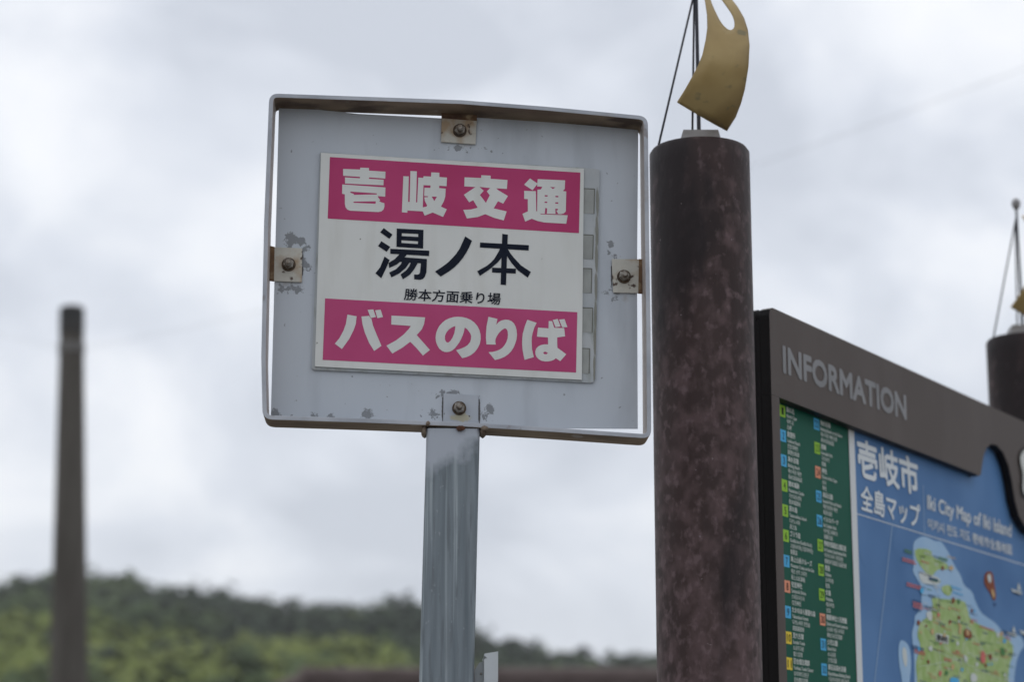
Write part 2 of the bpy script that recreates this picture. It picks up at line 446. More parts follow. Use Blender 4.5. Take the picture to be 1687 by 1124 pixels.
# outline of the plate (photo pixels of the nearer ornament) -> metres left/right of the mast and above the column top
mast_px = 1151
def orn_local(px, py):
    p = on_y(px, py, YC); q = on_y(mast_px, py, YC); return (p.x-q.x, p.z-zc1)
sail_out = [(1156, -29), (1163, -16), (1165, 0), (1168, 23), (1168, 45), (1165, 65), (1159, 90), (1151, 109), (1140, 129), (1129, 148), (1116, 168), (1134, 179), (1152.5, 190), (1175, 203), (1197, 215), (1212, 192), (1221, 170), (1228, 146), (1234.5, 110), (1237, 75), (1235, 50), (1229, 30), (1219, 12), (1204, -8), (1182, -25)]
sail_hole = [(1173, -12), (1174, -2), (1177, 8), (1184, 24), (1190, 36), (1197, 45), (1204, 50), (1210, 49), (1213, 43), (1213, 33), (1209, 22), (1201, 10), (1190, -6), (1181, -14)]
C1 = Vector((c1m.x, YC, 0))
def column(cx, cy, rot, top, label):
    base = Vector((cx, cy, 0)); e_ = empty('column', base)
    m = MB(); zs = [0, .02]+list(np.linspace(.3, top-.03, 8))+[top-.006, top]
    rr = [RC*1.0]*(len(zs)-1)+[RC-.004]
    m.tube([base+Vector((0, 0, z)) for z in zs], rr, 72)
    m.build('shaft', colm, e_, smooth=True, angle=35)
    # foot of the mast
    m = MB(); ax, ay = Vector((1, 0, 0)), Vector((0, 1, 0))
    L = lambda x, y, z: base+ax*x+ay*y+Vector((0, 0, top+z))
    v = [L(-.034, -.028, .0015), L(.034, -.028, .0015), L(.034, .028, .0015), L(-.034, .028, .0015), L(-.026, -.022, .028), L(.028, -.022, .028), L(.028, .022, .028), L(-.026, .022, .028)]
    m.add(v, [(3, 2, 1, 0), (4, 5, 6, 7), (0, 1, 5, 4), (1, 2, 6, 5), (2, 3, 7, 6), (3, 0, 4, 7)])
    m.build('mast_foot', steel, e_)
    H = orn_local(1150, -36)[1]
    m = MB(); m.tube([L(0, 0, .0285), L(0, 0, H)], [.0032, .0026], 12); mast = m.build('mast', wirem, e_, smooth=True, angle=40)
    m = MB(); m.tube([L(0, 0, H-.001), L(0, 0, H+.006), L(0, 0, H+.014), L(0, 0, H+.022), L(0, 0, H+.026)], [.003, .008, .010, .007, .001], 14); m.build('finial', steel, mast, smooth=True)
    # stays: to the left rim, and one down beside the mast
    for (x, y) in ((-(RC-.012), -.01), (-.010, .004)):
        if x > 0: pts = [L(x, y, 0.001), L(0.002, 0, H-.02)]
        elif x < -.03: pts = [L(x, y, -.001), L(-.002, 0, H-.02)]
        else: pts = [L(x, y, .0285), L(-.003, .003, H-.03)]
        m = MB(); m.tube(pts, .0017, 8); m.build('stay', wirem, e_, smooth=True)
    # sail plate: curved metal with a rounded window
    O = [orn_local(*q) for q in sail_out]; Hh = [orn_local(*q) for q in smooth_poly(sail_hole, 1)]
    grid = []
    V, T = shape([O], [Hh])
    # refine so the plate can bend
    import bmesh
    bm = bmesh.new(); bv = [bm.verts.new((q.x, 0, q.y)) for q in V]
    for t in T:
        try: bm.faces.new([bv[i] for i in t])
        except ValueError: pass
    bmesh.ops.subdivide_edges(bm, edges=bm.edges[:], cuts=3, use_grid_fill=True)
    bmesh.ops.triangulate(bm, faces=bm.faces[:])
    zc = (orn_local(1150, 214)[1]+orn_local(1150, -40)[1])/2
    for v in bm.verts:
        b_ = (v.co.z-zc)/.15
        dy = -.010 - .115*(1-b_*b_) + .8*v.co.x*v.co.x
        k = (YC+dy)/YC      # keep the outline while the plate bellies out
        v.co.x = (C1.x+v.co.x)*k-C1.x; v.co.z = (EYE.z+(zc1+v.co.z-EYE.z)*k)-zc1; v.co.y = dy
    r = bmesh.ops.recalc_face_normals(bm, faces=bm.faces)
    me = bpy.data.meshes.new('sail'); bm.to_mesh(me); bm.free()
    for p in me.polygons: p.use_smooth = True
    ax, ay = Vector((cos(rot), sin(rot), 0)), Vector((-sin(rot), cos(rot), 0))
    for v in me.vertices:
        w_ = ax*v.co.x+ay*v.co.y; v.co = Vector((w_.x, w_.y, v.co.z+top))
    me.materials.append(brass)
    o = bpy.data.objects.new('sail', me); COL.objects.link(o); o.parent = e_; ROOT[o.name] = base
    md = o.modifiers.new('thickness', 'SOLIDIFY'); md.thickness = .0025; md.offset = 0
    tag(e_, label, 'column', 'brown columns topped with metal sail ornaments')
    return e_
C1 = Vector((c1m.x, YC, 0))
column(C1.x, C1.y, 0, zc1, 'thick dark brown column with a brass sail ornament, between the bus sign and the information board')
# second column stands on the board's line, same height
best = None
for i in range(400):
    s_ = .9+i*.003; q = C1+dvec*s_
    p = Vector((q.x, q.y-RC*.3, zc1)); dd = p-EYE
    cz = dd.y*cos(PITCH)+dd.z*sin(PITCH); cyy = PH/2-F*(dd.z*cos(PITCH)-dd.y*sin(PITCH))/cz
    if best is None or abs(cyy-556) < best[0]: best = (abs(cyy-556), s_)
S2 = best[1]; q2 = C1+dvec*S2
# keep its left edge at pixel 1627
cz = depth_of(Vector((q2.x, q2.y, zc1-.05)))
q2.x = (1627-PW/2)/F*cz+RC
column(q2.x, q2.y, radians(-2), zc1, 'brown column standing behind the far end of the information board')

# ================================================================== INFORMATION BOARD
TH = .06*KB
nb = Vector((cos(PHI), -sin(PHI), 0))
# board front plane; its left front edge falls on pixel x 1268 at y 540
s0 = .155*KB
bo = C1+dvec*s0+nb*(TH/2)
for _ in range(30):
    z = on_y(1268, 540, bo.y).z; p = Vector((bo.x, bo.y, z)); pxl = PW/2+F*(p.x-EYE.x)/depth_of(p)
    bo = bo + dvec*((1268-pxl)/F*4/.5*.5)
BP = Plane(bo, pi/2-PHI)
assert (BP.n-nb).length < 1e-3
brd = empty('information_board', (bo.x+dvec.x*.7, bo.y+dvec.y*.7, 0))
U1 = BP.uw(1687, 700).x+.14            # right end, outside the picture
ztop = BP.uw(1268, 505).y
ZB = .75
frm = mat('board_brown_coating', (.066, .048, .040), (.080, .060, .051), scale=3, rough=.5, bump=.03, bscale=200, spec=.2, extra=[layer((.12, .10, .09), 5, .5, .75, 6, (1, 1, .25), seed=4, amount=.5)])
blk = mat('board_black_edge', (.006, .005, .005), (.010, .008, .008), scale=5, rough=.5, spec=.2)
REC = .022*KB
# header plate with the arch cut into its lower edge
arch = [(1607, 781), (1612, 785), (1616, 783), (1618, 767.6), (1620.6, 751.6), (1626, 738), (1633, 731.7), (1642, 734), (1652.7, 746), (1661.6, 767.6), (1667, 792.5), (1672, 824.6), (1679, 851), (1687, 865.5)]
ut = [tuple(BP.uw(*q)) for q in arch]
lb = BP.uw(1284, 655)
lastu, lastw = ut[-1]
hdr = [(0, lb.y), (lb.x, lb.y)]+ut+[(lastu+.03, lastw-.012), (U1, lastw-.012), (U1, ztop), (.012, ztop), (.003, ztop-.004), (0, ztop-.014)]
V, T = shape([hdr])
def slab(mb, poly, d0, d1, m=0, mside=None):
    V, T = shape([poly]); k = len(V)
    fr = [];
    for t in T:
        a, b, c = (V[i] for i in t[:3]); fr.append(tuple(t) if (b-a).cross(c-a) > 0 else tuple(t[::-1]))
    mb.add([BPL.P(v.x, v.y, d0) for v in V], fr, m)
    mb.add([BPL.P(v.x, v.y, d1) for v in V], [t[::-1] for t in fr], m)
    ar = sum(poly[i][0]*poly[(i+1) % len(poly)][1]-poly[(i+1) % len(poly)][0]*poly[i][1] for i in range(len(poly)))
    if ar < 0: poly = poly[::-1]
    n = len(poly); vs = [BPL.P(p[0], p[1], d0) for p in poly]+[BPL.P(p[0], p[1], d1) for p in poly]
    mb.add(vs, [(i, i+n, (i+1) % n+n, (i+1) % n) for i in range(n)], m if mside is None else mside)
BPL = BP
m = MB(); slab(m, hdr, 0, REC-.002, 0, 1)
header = m.build('header', [frm, blk], brd)
# left and bottom rails
wl_ = lb.x
m = MB(); slab(m, [(0, ZB), (wl_, ZB), (wl_, lb.y-.0005), (0, lb.y-.0005)], 0, REC-.002, 0, 1)
m.build('side_rail', [frm, blk], brd)
m = MB(); slab(m, [(wl_+.0005, ZB), (U1, ZB), (U1, ZB+.05), (wl_+.0005, ZB+.05)], 0, REC-.002, 0, 1); m.build('bottom_rail', [frm, blk], brd)
# body behind
m = MB(); slab(m, [(.0, ZB), (U1, ZB), (U1, ztop), (.012, ztop), (.003, ztop-.004), (0, ztop-.014)], REC+.006, TH, 1, 1); m.build('back_box', [frm, blk], brd)
m = MB(); slab(m, [(.0, ZB), (.008, ZB), (.008, ztop-.02), (0, ztop-.02)], REC-.0015, REC+.0055, 0, 0); slab(m, [(.009, ztop-.03), (U1, ztop-.03), (U1, ztop-.022), (.009, ztop-.022)], REC-.0015, REC+.0055, 0, 0); m.build('edge_trim', blk, brd)
for sx in (.12, 1.25):
    m = MB(); slab(m, [(sx, 0), (sx+.08, 0), (sx+.08, ZB-.001), (sx, ZB-.001)], .008, TH-.008, 0, 0); m.build('leg', frm, brd)
# header lettering
m = MB()
put_text(m, 'INFORMATION', BP, -.0005, (1291, 613), (1493, 691), (1290, 571), bold=.042)
m.build('lettering', mat('silver_letters', (.22, .22, .225), (.28, .28, .285), rough=.6, spec=.2), header)
# white emblem cut off by the picture's edge
m = MB()
E = lambda q: (1400+q[0]/5.62, 700+q[1]/5.62)
eo = [E(q) for q in [(1560, 330), (1570, 260), (1600, 225), (1650, 190), (1760, 220), (1790, 420), (1770, 640), (1690, 700), (1610, 690), (1578, 620), (1590, 470)]]
ei = [E(q) for q in [(1575, 320), (1590, 265), (1625, 225), (1660, 205), (1740, 235), (1770, 420), (1750, 620), (1680, 670), (1625, 660), (1600, 600), (1608, 460)]]
put_shape(m, [smooth_poly(eo)], [], BP, -.0015, 0); put_shape(m, [smooth_poly(ei)], [], BP, -.003, 1)
m.build('emblem', [blk, mat('emblem_white', (.6, .6, .56), rough=.5)], header)

# ---- printed sheets; DP = depth of the print
DP = REC
U = lambda px, py: BP.uw(px, py, DP)
def pquad(mb, pts, d, m): put_shape(mb, [pts], [], BP, d, m)
def line(p, q, w):
    a, b = Vector(p), Vector(q); n = (b-a).normalized(); n = Vector((-n.y, n.x))*w/2
    return [tuple(a+n), tuple(b+n), tuple(b-n), tuple(a-n)]
pr = lambda nme, c, c2=None, **k: mat(nme, c, c2, rough=.55, spec=.12, **k)
green = pr('print_green', (.004, .085, .052), (.008, .10, .064), scale=3)
txw = pr('print_text_white', (.62, .66, .62))
m_g, m_b, m_s, m_y, m_k = pr('badge_green', (.30, .56, .05)), pr('badge_blue', (.08, .42, .72)), pr('badge_salmon', (.78, .31, .19)), pr('badge_yellow', (.80, .60, .06)), pr('print_black', (.01, .015, .012))
# list sheet: green ground from the left rail to the white strip
def vline(px, py, zlow=ZB+.05):    # vertical on the sheet through a pixel
    q = U(px, py); return q.x
uL = .004; uG = vline(1402, 860); uS = vline(1411.5, 860)
zt = U(1283, 655).y+.012
m = MB()
def rect(mb, u0, w0, u1, w1, d, mi): mb.add([BP.P(u0, w0, d), BP.P(u1, w0, d), BP.P(u1, w1, d), BP.P(u0, w1, d)], [(0, 1, 2, 3)], mi)
rect(m, uL+.006, ZB+.03, uG, zt, DP, 0)
left = [(1, 'g', None), (2, 'b', None), (3, 'b', None), (4, 'g', ['勝本城跡', 'Katsumoto Castle', '가쓰모토성터', '胜本城遗址']),
        (5, 'g', ['辰の島', 'Tatsunoshima Island', '다쓰노시마', '辰之岛']), (6, 'g', ['ゴリラ岩', 'Gorilla Iwa (Gorilla Rock)', '고릴라이와(고릴라바위)', '猩猩岩']),
        (7, 'b', ['海上山岳クルーズ', 'Mountain Cruise on the Sea', '해상 산악 크루즈', '海上山岳游船']), (8, 's', ['住吉神社', 'Sumiyoshi Shrine', '스미요시신사', '住吉神社']),
        (9, 'b', ['たかのはら展望の森', 'Takanohara Forest', '다카노하라 전망숲', '高原展望林']), (10, 'y', ['双六古墳', 'Soroku Tomb', '소로쿠고분', '双六古坟']),
        (11, 'y', ['百合畑古墳群', 'Yurihata Tomb Cluster', '유리하타고분군', '百合畑古坟群']), (12, 'y', ['掛木古墳', 'Kakegi Tomb', '가케기고분', '挂木古坟'])]
right = [(22, 'b', ['海水浴場', 'Bathing Beach on the Shore', '해수욕장 해변공원', '海水浴场海滨']), (23, 'g', ['黒崎', 'Kurosaki Park', '구로사키', '黑崎']), (24, 's', ['神社', 'Shrine of the Cape', '신사', '神社']),
         (25, 'b', ['海浜公園', 'Seaside Park and Beach', '해변공원과 해변', '海滨公园']), (26, 'b', ['イルカパーク', 'Iki Dolphin Park', '이키돌고래파크', '海豚公园']),
         (27, 'g', ['壱岐対馬国定公園区域', 'Iki-Tsushima Quasi-National Park', '이키쓰시마 국정공원', '壹岐对马国定公园区域']), (28, 'g', ['男島', 'Oshima', '오시마섬', '男岛']),
         (29, 'g', ['女島', 'Meshima', '메시마섬', '女岛']), (30, 's', ['朝鮮神社と石燈籠', 'Shrine and Stone Lanterns', '신사와 석등 유적지', '神社与石灯笼群']),
         (31, 'b', ['少弐公園', 'Shoni Park', '쇼니공원', '少弐公园']), (32, 'b', ['清石浜海水浴場', 'Kiyoishihama Bathing Beach', '기요이시하마 해수욕장', '清石滨海水浴场'])]
mi_ = {'g': 2, 'b': 3, 's': 4, 'y': 5}
wj = {'number': 0}
def entries(lst, p_first, p_last, nlast):
    q0, q1 = U(*p_first), U(*p_last)
    for i, (n, c, tx) in enumerate(lst):
        t = i/(nlast-1); u = q0.x+(q1.x-q0.x)*t*0+(.0 if t <= 1 else 0); w = q0.y+(q1.y-q0.y)*t
        u = (q0.x+q1.x)/2
        bw, bh = .0235*KB, .0218*KB
        rect(m, u, w-bh, u+bw, w, DP-.0006, mi_[c])
        vs, fs = text_verts(str(n)); xs = [v[0] for v in vs]; ys = [v[1] for v in vs]
        sx = KB*(.0155 if n > 9 else .0075)/(max(xs)-min(xs)); sy = .0135*KB/(max(ys)-min(ys))
        m.add([BP.P(u+bw/2+(v[0]-(min(xs)+max(xs))/2)*sx, w-bh/2+(v[1]-(min(ys)+max(ys))/2)*sy, DP-.0012) for v in vs], fs, 6)
        if tx is None: tx = {1: ['島の北', 'North Cape', '북쪽 곶', '北岬'], 2: ['展望所', 'Lookout Beach', '전망대해변', '展望台海滩'], 3: ['海水浴場', 'Bathing Beach', '해수욕장 해변', '海水浴场海滨']}[n]
        for k, tt in enumerate(tx):
            vs, fs = text_verts(tt)
            xs = [v[0] for v in vs]; hgt = (.0112, .0094, .0096, .0096)[k]*KB
            wid = min((max(xs)-min(xs))*hgt*(1.0, .92, 1.0, 1.0)[k], .096*KB)
            sx = wid/(max(xs)-min(xs))
            w0 = w-(.0088+k*.0108)*KB
            embolden(m, [BP.P(u+bw+.005*KB+(v[0]-min(xs))*sx, w0+v[1]*hgt, DP-.0006) for v in vs], fs, BP, hgt, (.028, .018, .012, .012)[k], 1)
entries(left, (1283, 666), (1295.4, 1083.5), 11)
entries(right, (1339.4, 688), (1353, 1093.6), 11)
# flip any text faces that ended up backwards: handled with double-sided shading
m.build('list_sheet', [green, txw, m_g, m_b, m_s, m_y, m_k], brd)
m = MB(); rect(m, uG+.0003, ZB+.03, uS, zt, DP-.001, 0); m.build('divider_strip', pr('strip_white', (.66, .68, .68)), brd)

# ---- map sheet
m = MB()
sea = pr('print_sea_blue', (.070, .17, .36), (.105, .225, .44), scale=5, detail=2)
shal = pr('print_shallow_blue', (.31, .49, .70), (.36, .53, .72), scale=10)
land = pr('print_land_green', (.30, .44, .13), (.43, .54, .26), scale=45, detail=3)
pale = pr('print_pale', (.60, .64, .62)); navy = pr('print_navy', (.03, .08, .2)); red = pr('print_red', (.62, .16, .14)); brn = pr('print_brown', (.23, .06, .025)); tan_ = pr('print_tan', (.58, .40, .2)); dkg = pr('print_dark_green', (.08, .22, .07))
letw = pr('print_title_white', (.70, .74, .76)); lin = pr('print_line_blue', (.32, .45, .62))
maps = [sea, shal, land, pale, navy, red, brn, tan_, dkg, letw, lin, m_k, m_b]
rect(m, uS+.0003, ZB+.03, U1-.01, ztop-.035, DP, 0)
Z5 = lambda q: (1400+q[0]/4.258, 860+q[1]/4.258)
D1, D2, D3, D4, D5 = DP-.0006, DP-.0011, DP-.0016, DP-.0021, DP-.0026
def S5(pts, d, mi, sm=0):
    p = [Z5(q) for q in pts]; p = smooth_poly(p, sm) if sm else p; put_shape(m, [p], [], BP, d, mi)
# band of darker swirls in the sea
for sw in ([(60, 60), (110, 40), (160, 120), (170, 300), (100, 330), (60, 200)], [(330, 30), (400, 60), (430, 110), (350, 140), (310, 230), (300, 120)]):
    S5(sw, D1+.0002, 10 if False else 0, 1)
shallow = [(445, 150), (470, 120), (520, 100), (575, 125), (600, 140), (640, 135), (670, 180), (700, 230), (740, 320), (780, 380), (800, 450), (860, 490), (880, 560), (920, 640), (960, 670), (1020, 710), (1060, 760), (1110, 810), (1150, 780), (1200, 800), (1230, 870), (1190, 920), (1165, 1000), (1150, 1124), (1160, 1500), (455, 1500), (455, 1124), (450, 920), (440, 850), (435, 770), (455, 720), (455, 660), (480, 640), (505, 560), (500, 450), (470, 400), (440, 350), (450, 300), (445, 230)]
S5(shallow, D1, 1, 1)
S5([(360, 820), (420, 870), (432, 1000), (420, 1124), (410, 1240), (372, 1200), (365, 1100), (345, 1000), (340, 880)], D1, 1, 2)
S5([(372, 880), (396, 890), (405, 960), (398, 1030), (380, 1000), (368, 930)], D2, 3, 2)
lands = [[(455, 185), (570, 195), (580, 250), (640, 275), (690, 300), (690, 340), (640, 330), (600, 350), (585, 380), (545, 370), (500, 320), (458, 250)],
         [(640, 455), (700, 440), (722, 480), (700, 530), (650, 500)],
         [(570, 520), (640, 545), (800, 545), (830, 620), (840, 680), (900, 720), (1000, 760), (1060, 800), (1140, 850), (1150, 930), (1120, 1000), (1110, 1124), (1120, 1500), (475, 1500), (475, 1124), (462, 1000), (480, 930), (500, 870), (470, 800), (490, 710), (530, 680), (560, 660), (585, 600)]]
for l_ in lands: S5(l_, D2, 2, 1)
S5([(478, 345), (540, 360), (640, 400), (630, 445), (560, 440), (500, 430)], D2, 3, 1)
S5([(530, 640), (575, 620), (580, 700), (550, 690)], D3, 3, 1)
rng = random.Random(11)
# printed roads
for a_, b_ in (((500, 700), (900, 1124)), ((620, 560), (640, 1124)), ((480, 1020), (1120, 900)), ((700, 560), (1000, 1000)), ((540, 880), (1100, 1124)), ((500, 240), (620, 500)), ((830, 700), (760, 1124))):
    put_shape(m, [line(Z5(a_), Z5(b_), .5)], [], BP, D3, 3)
# clusters of tiny printed pictures and captions (unreadable strips)
for k in range(150):
    x = rng.uniform(470, 1130); y = rng.uniform(180, 1115)
    if y < 560 and x > 760 or (y < 760 and x > 880): continue
    w_ = rng.uniform(18, 62); h_ = rng.uniform(5, 9); mi = rng.choice([11, 8, 5, 4, 3, 8, 7, 4])
    sl_ = .30
    for r_ in range(rng.choice([1, 1, 2])):
        yy = y+r_*12; xx = x
        while xx < x+w_:
            g_ = rng.uniform(4, 8); S5([(xx, yy+(xx-x)*sl_), (xx+g_, yy+(xx+g_-x)*sl_), (xx+g_, yy+h_+(xx+g_-x)*sl_), (xx, yy+h_+(xx-x)*sl_)], D4, mi); xx += g_+3
for k in range(60):
    x = rng.uniform(480, 1110); y = rng.uniform(240, 1100)
    if y < 560 and x > 760 or (y < 780 and x > 880): continue
    mi = rng.choice([7, 6, 3, 8, 12, 5, 3, 7]); r_ = rng.uniform(6, 17)
    S5([(x+r_*rng.uniform(.5, 1.2)*cos(a_*1.05), y+r_*1.5*rng.uniform(.6, 1.2)*sin(a_*1.05)) for a_ in range(6)], D4-.0002, mi)
def cap5(x, y, w_, mi, rows=2):
    for r_ in range(rows):
        xx = x
        while xx < x+w_:
            g_ = rng.uniform(5, 9); yy = y+r_*15
            S5([(xx, yy+(xx-x)*.3), (xx+g_, yy+(xx+g_-x)*.3), (xx+g_, yy+10+(xx+g_-x)*.3), (xx, yy+10+(xx-x)*.3)], D4, mi); xx += g_+2.5
cap5(370, 250, 90, 5, 2); cap5(400, 425, 95, 5, 2); cap5(445, 560, 60, 5, 3); cap5(445, 545, 60, 4, 1); cap5(450, 610, 50, 4, 1); cap5(440, 865, 75, 4, 2); cap5(455, 895, 70, 5, 2)
cap5(710, 450, 70, 12, 1); cap5(725, 490, 70, 12, 1); cap5(385, 190, 50, 8, 2); cap5(910, 730, 100, 5, 1)
# black callout lines and town name plate
for a_, b_ in (((500, 515), (630, 525)), ((630, 525), (628, 640)), ((530, 440), (590, 450)), ((505, 590), (600, 600)), ((540, 620), (620, 640))):
    put_shape(m, [line(Z5(a_), Z5(b_), .5)], [], BP, D4, 11)
S5([(556, 388), (618, 402), (618, 422), (556, 408)], D4, 4)
S5([(604, 782), (695, 800), (692, 862), (604, 838)], D3-.0003, 3, 0)
put_text(m, '勝本町', BP, D5, Z5((612, 832)), Z5((688, 852)), Z5((612, 790)), 11, bold=.03)
# little brown kite shape, boats
S5([(950, 360), (985, 345), (1005, 370), (1010, 410), (1020, 470), (1028, 540), (1008, 560), (985, 500), (955, 460), (940, 420)], D2, 6, 1)
S5([(965, 375), (985, 365), (995, 400), (985, 440), (970, 410)], D3, 3, 1); S5([(990, 470), (1010, 480), (1018, 530), (1005, 540)], D3, 7, 1); S5([(1012, 568), (1026, 572), (1026, 592), (1010, 590)], D3, 4)
for bx, by, s_ in ((1130, 470, 1.0), (1100, 770, .9), (1190, 760, 1.3)):
    S5([(bx, by), (bx+80*s_, by+28*s_), (bx+70*s_, by+45*s_), (bx+15*s_, by+25*s_)], D3, 3); S5([(bx+45*s_, by+5*s_), (bx+55*s_, by-45*s_), (bx+72*s_, by+15*s_)], D3, 3); S5([(bx+20*s_, by+22*s_), (bx+70*s_, by+38*s_), (bx+65*s_, by+46*s_), (bx+22*s_, by+30*s_)], D4, 11)
S5([(770, 715), (785, 730), (782, 790), (765, 790)], D5, 7); S5([(805, 745), (855, 770), (860, 825), (800, 815)], D5, 6, 1); S5([(815, 755), (835, 765), (840, 800), (820, 800)], D5-.0004, 7, 1)
S5([(925, 900), (950, 920), (955, 1000), (915, 990)], D5, 5, 1)
S5([(1055, 880), (1090, 890), (1090, 950), (1060, 940)], D5, 8, 2); S5([(800, 930), (825, 950), (825, 990), (805, 985)], D5, 3, 1)
S5([(705, 1090), (770, 1100), (765, 1150), (700, 1140)], D5, 12, 2); S5([(850, 1060), (890, 1070), (895, 1130), (845, 1130)], D5, 3, 2)
# rules and the ferry route
put_shape(m, [line((1407, 845.5), (1720, 941.6), 1.3)], [], BP, D1-.0001, 9)
put_shape(m, [line((1470, 866), (1436, 1170), 1.0)], [], BP, D1, 10)
put_shape(m, [line((1521, 800), (1523, 880), .8)], [], BP, D1, 10)
# titles
put_text(m, '壱岐市', BP, D2, (1415.5, 784), (1514, 817), (1412, 722.5), 9, bold=.030)
put_text(m, '全島マップ', BP, D2, (1418.5, 840.5), (1516, 872), (1418, 799), 9, bold=.022)
put_text(m, 'Iki City Map of Iki Island', BP, D2, (1528, 846), (1666, 892), (1528, 816), 9, bold=.020)
put_text(m, '이키시 전도 지도 壱岐市全島地図', BP, D2, (1529, 872), (1667, 915.5), (1528, 853.5), 9, bold=.014)
m.build('map_sheet', maps, brd)
tag(brd, 'dark brown information board with a green place list and a blue island map', 'information board')

# ================================================================== BUS STOP SIGN
YAW = radians(2.5)
so_ = on_y(752, 440, 3.0)
SP = Plane((so_.x, so_.y), YAW)
# post: axis from its pixels on the front plane
def post_edge(y): return 699.4-.0306*(y-760), 789.2-.0217*(y-760)
PD = .004
zt_, zb_ = 703, 1110
a0, a1 = post_edge(zt_); b0, b1 = post_edge(zb_)
TL, TR = SP.uw(a0+2, zt_, PD), SP.uw(a1, zt_+6, PD); BL, BR = SP.uw(b0+2, zb_, PD), SP.uw(b1, zb_, PD)
ct, cb = (TL+TR)/2, (BL+BR)/2
ztp = ct.y
lean = (cb.x-ct.x)/(ct.y-cb.y)
pw = ((TR.x-TL.x)+(BR.x-BL.x))/2
ub = ct.x+lean*ct.y
sbase = SP.P(ub, 0, PD+pw/2)
sg = empty('bus_stop_sign', sbase)
loc = lambda px, py, d=0: SP.at(px, py, d)-sbase      # local coordinates for the shaders
DPAN = .046
def L2(px, py, d=DPAN): q = loc(px, py, d); return (q.x, q.z)

galv = mat('galvanised_post', (.125, .155, .175), (.215, .25, .275), scale=22, detail=6, rough=.5, stretch=(5, 5, .22), lo=.3, hi=.7, metal=.15, bump=.06, bscale=90,
           extra=[layer((.40, .45, .47), 26, .56, .66, 5, (4, 4, .06), seed=4, amount=.85), layer((.12, .14, .155), 60, .54, .66, 5, (3, 3, .25), seed=14, amount=.7), layer((.13, .15, .165), 18, .56, .7, 6, (3, 3, .3), seed=9, amount=.7),
                  layer((.40, .43, .45), 240, .68, .74, 2, (1, 1, .5), seed=2, amount=.35)])
# the top of the post is overpainted: blend to paint above a ragged slanted line
nt = galv.node_tree; bs = nt.nodes['Principled BSDF']; src = bs.inputs['Base Color'].links[0].from_socket
tcn = [n for n in nt.nodes if n.type == 'TEX_COORD'][0]
sep = nt.nodes.new('ShaderNodeSeparateXYZ'); nt.links.new(tcn.outputs['Object'], sep.inputs[0])
no = nt.nodes.new('ShaderNodeTexNoise'); no.inputs['Scale'].default_value = 35; no.inputs['Detail'].default_value = 4; nt.links.new(tcn.outputs['Object'], no.inputs['Vector'])
def M2(op, a, b):
    n = nt.nodes.new('ShaderNodeMath'); n.operation = op
    for i, q in enumerate((a, b)):
        if isinstance(q, (int, float)): n.inputs[i].default_value = q
        else: nt.links.new(q, n.inputs[i])
    return n.outputs[0]
zl = L2(745, 792, PD)[1]
v_ = M2('SUBTRACT', M2('ADD', M2('SUBTRACT', sep.outputs['Z'], zl), M2('MULTIPLY', M2('SUBTRACT', no.outputs['Fac'], .5), .055)), M2('MULTIPLY', sep.outputs['X'], .5))
mr = nt.nodes.new('ShaderNodeMapRange'); mr.inputs['From Min'].default_value = -.002; mr.inputs['From Max'].default_value = .02; nt.links.new(v_, mr.inputs['Value'])
mxn = nt.nodes.new('ShaderNodeMix'); mxn.data_type = 'RGBA'; nt.links.new(mr.outputs[0], mxn.inputs['Factor']); nt.links.new(src, mxn.inputs['A']); mxn.inputs['B'].default_value = (.40, .43, .48, 1)
nt.links.new(mxn.outputs['Result'], bs.inputs['Base Color'])

# rounded square tube
m = MB(); rc = .006; hw = pw/2; ring = []
for cx, cy, a_ in ((hw-rc, hw-rc, 0), (-hw+rc, hw-rc, 90), (-hw+rc, -hw+rc, 180), (hw-rc, -hw+rc, 270)):
    for k in range(6):
        t = radians(a_+k*18); ring.append((cx+rc*cos(t), cy+rc*sin(t)))
levels = list(np.linspace(0, ztp, 12)); n_ = len(ring); vs = []
for z in levels:
    u = ub-lean*z
    for (x, y) in ring: vs.append(SP.P(u+x, z, PD+hw+y))
fs = [(j*n_+i, j*n_+(i+1) % n_, (j+1)*n_+(i+1) % n_, (j+1)*n_+i) for j in range(len(levels)-1) for i in range(n_)]
fs.append(tuple((len(levels)-1)*n_+i for i in range(n_))); m.add(vs, fs)
m.build('post', galv, sg, smooth=True, angle=30, recalc=True)

# ---- frame: flat bar bent into a rounded rectangle, .055 deep
FD, FT = .055, .0062
paint = mat('grey_frame_paint', (.34, .36, .40), (.46, .48, .52), scale=18, rough=.5, lo=.35, hi=.6, bump=.05, bscale=120,
            extra=[layer((.20, .17, .16), 45, .64, .70, 5, seed=5, amount=.7), layer((.25, .20, .17), 20, .60, .76, 5, seed=12, amount=.5)])
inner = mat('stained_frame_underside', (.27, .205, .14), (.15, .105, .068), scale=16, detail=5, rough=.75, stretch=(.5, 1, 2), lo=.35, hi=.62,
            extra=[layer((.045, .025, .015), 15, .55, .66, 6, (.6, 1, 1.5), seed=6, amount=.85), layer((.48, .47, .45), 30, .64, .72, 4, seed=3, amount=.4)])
side = mat('frame_side_stain', (.50, .45, .42), (.40, .35, .32), scale=14, rough=.6, stretch=(1, 1, .4), extra=[layer((.16, .10, .07), 30, .63, .72, 5, seed=8, amount=.6)])
pathpx = [(443.5, 153), (600, 158.5), (760, 164.3), (900, 175), (1067.5, 191), (1069.5, 380), (1072, 540), (1073, 690), (1073, 723.5), (900, 711.5), (760, 703), (600, 697), (432.5, 691.5), (430.3, 590), (435, 365)]
cn = {0, 4, 8, 12}
P2 = [SP.uw(*q) for q in pathpx]
outer = []
R_ = .0135
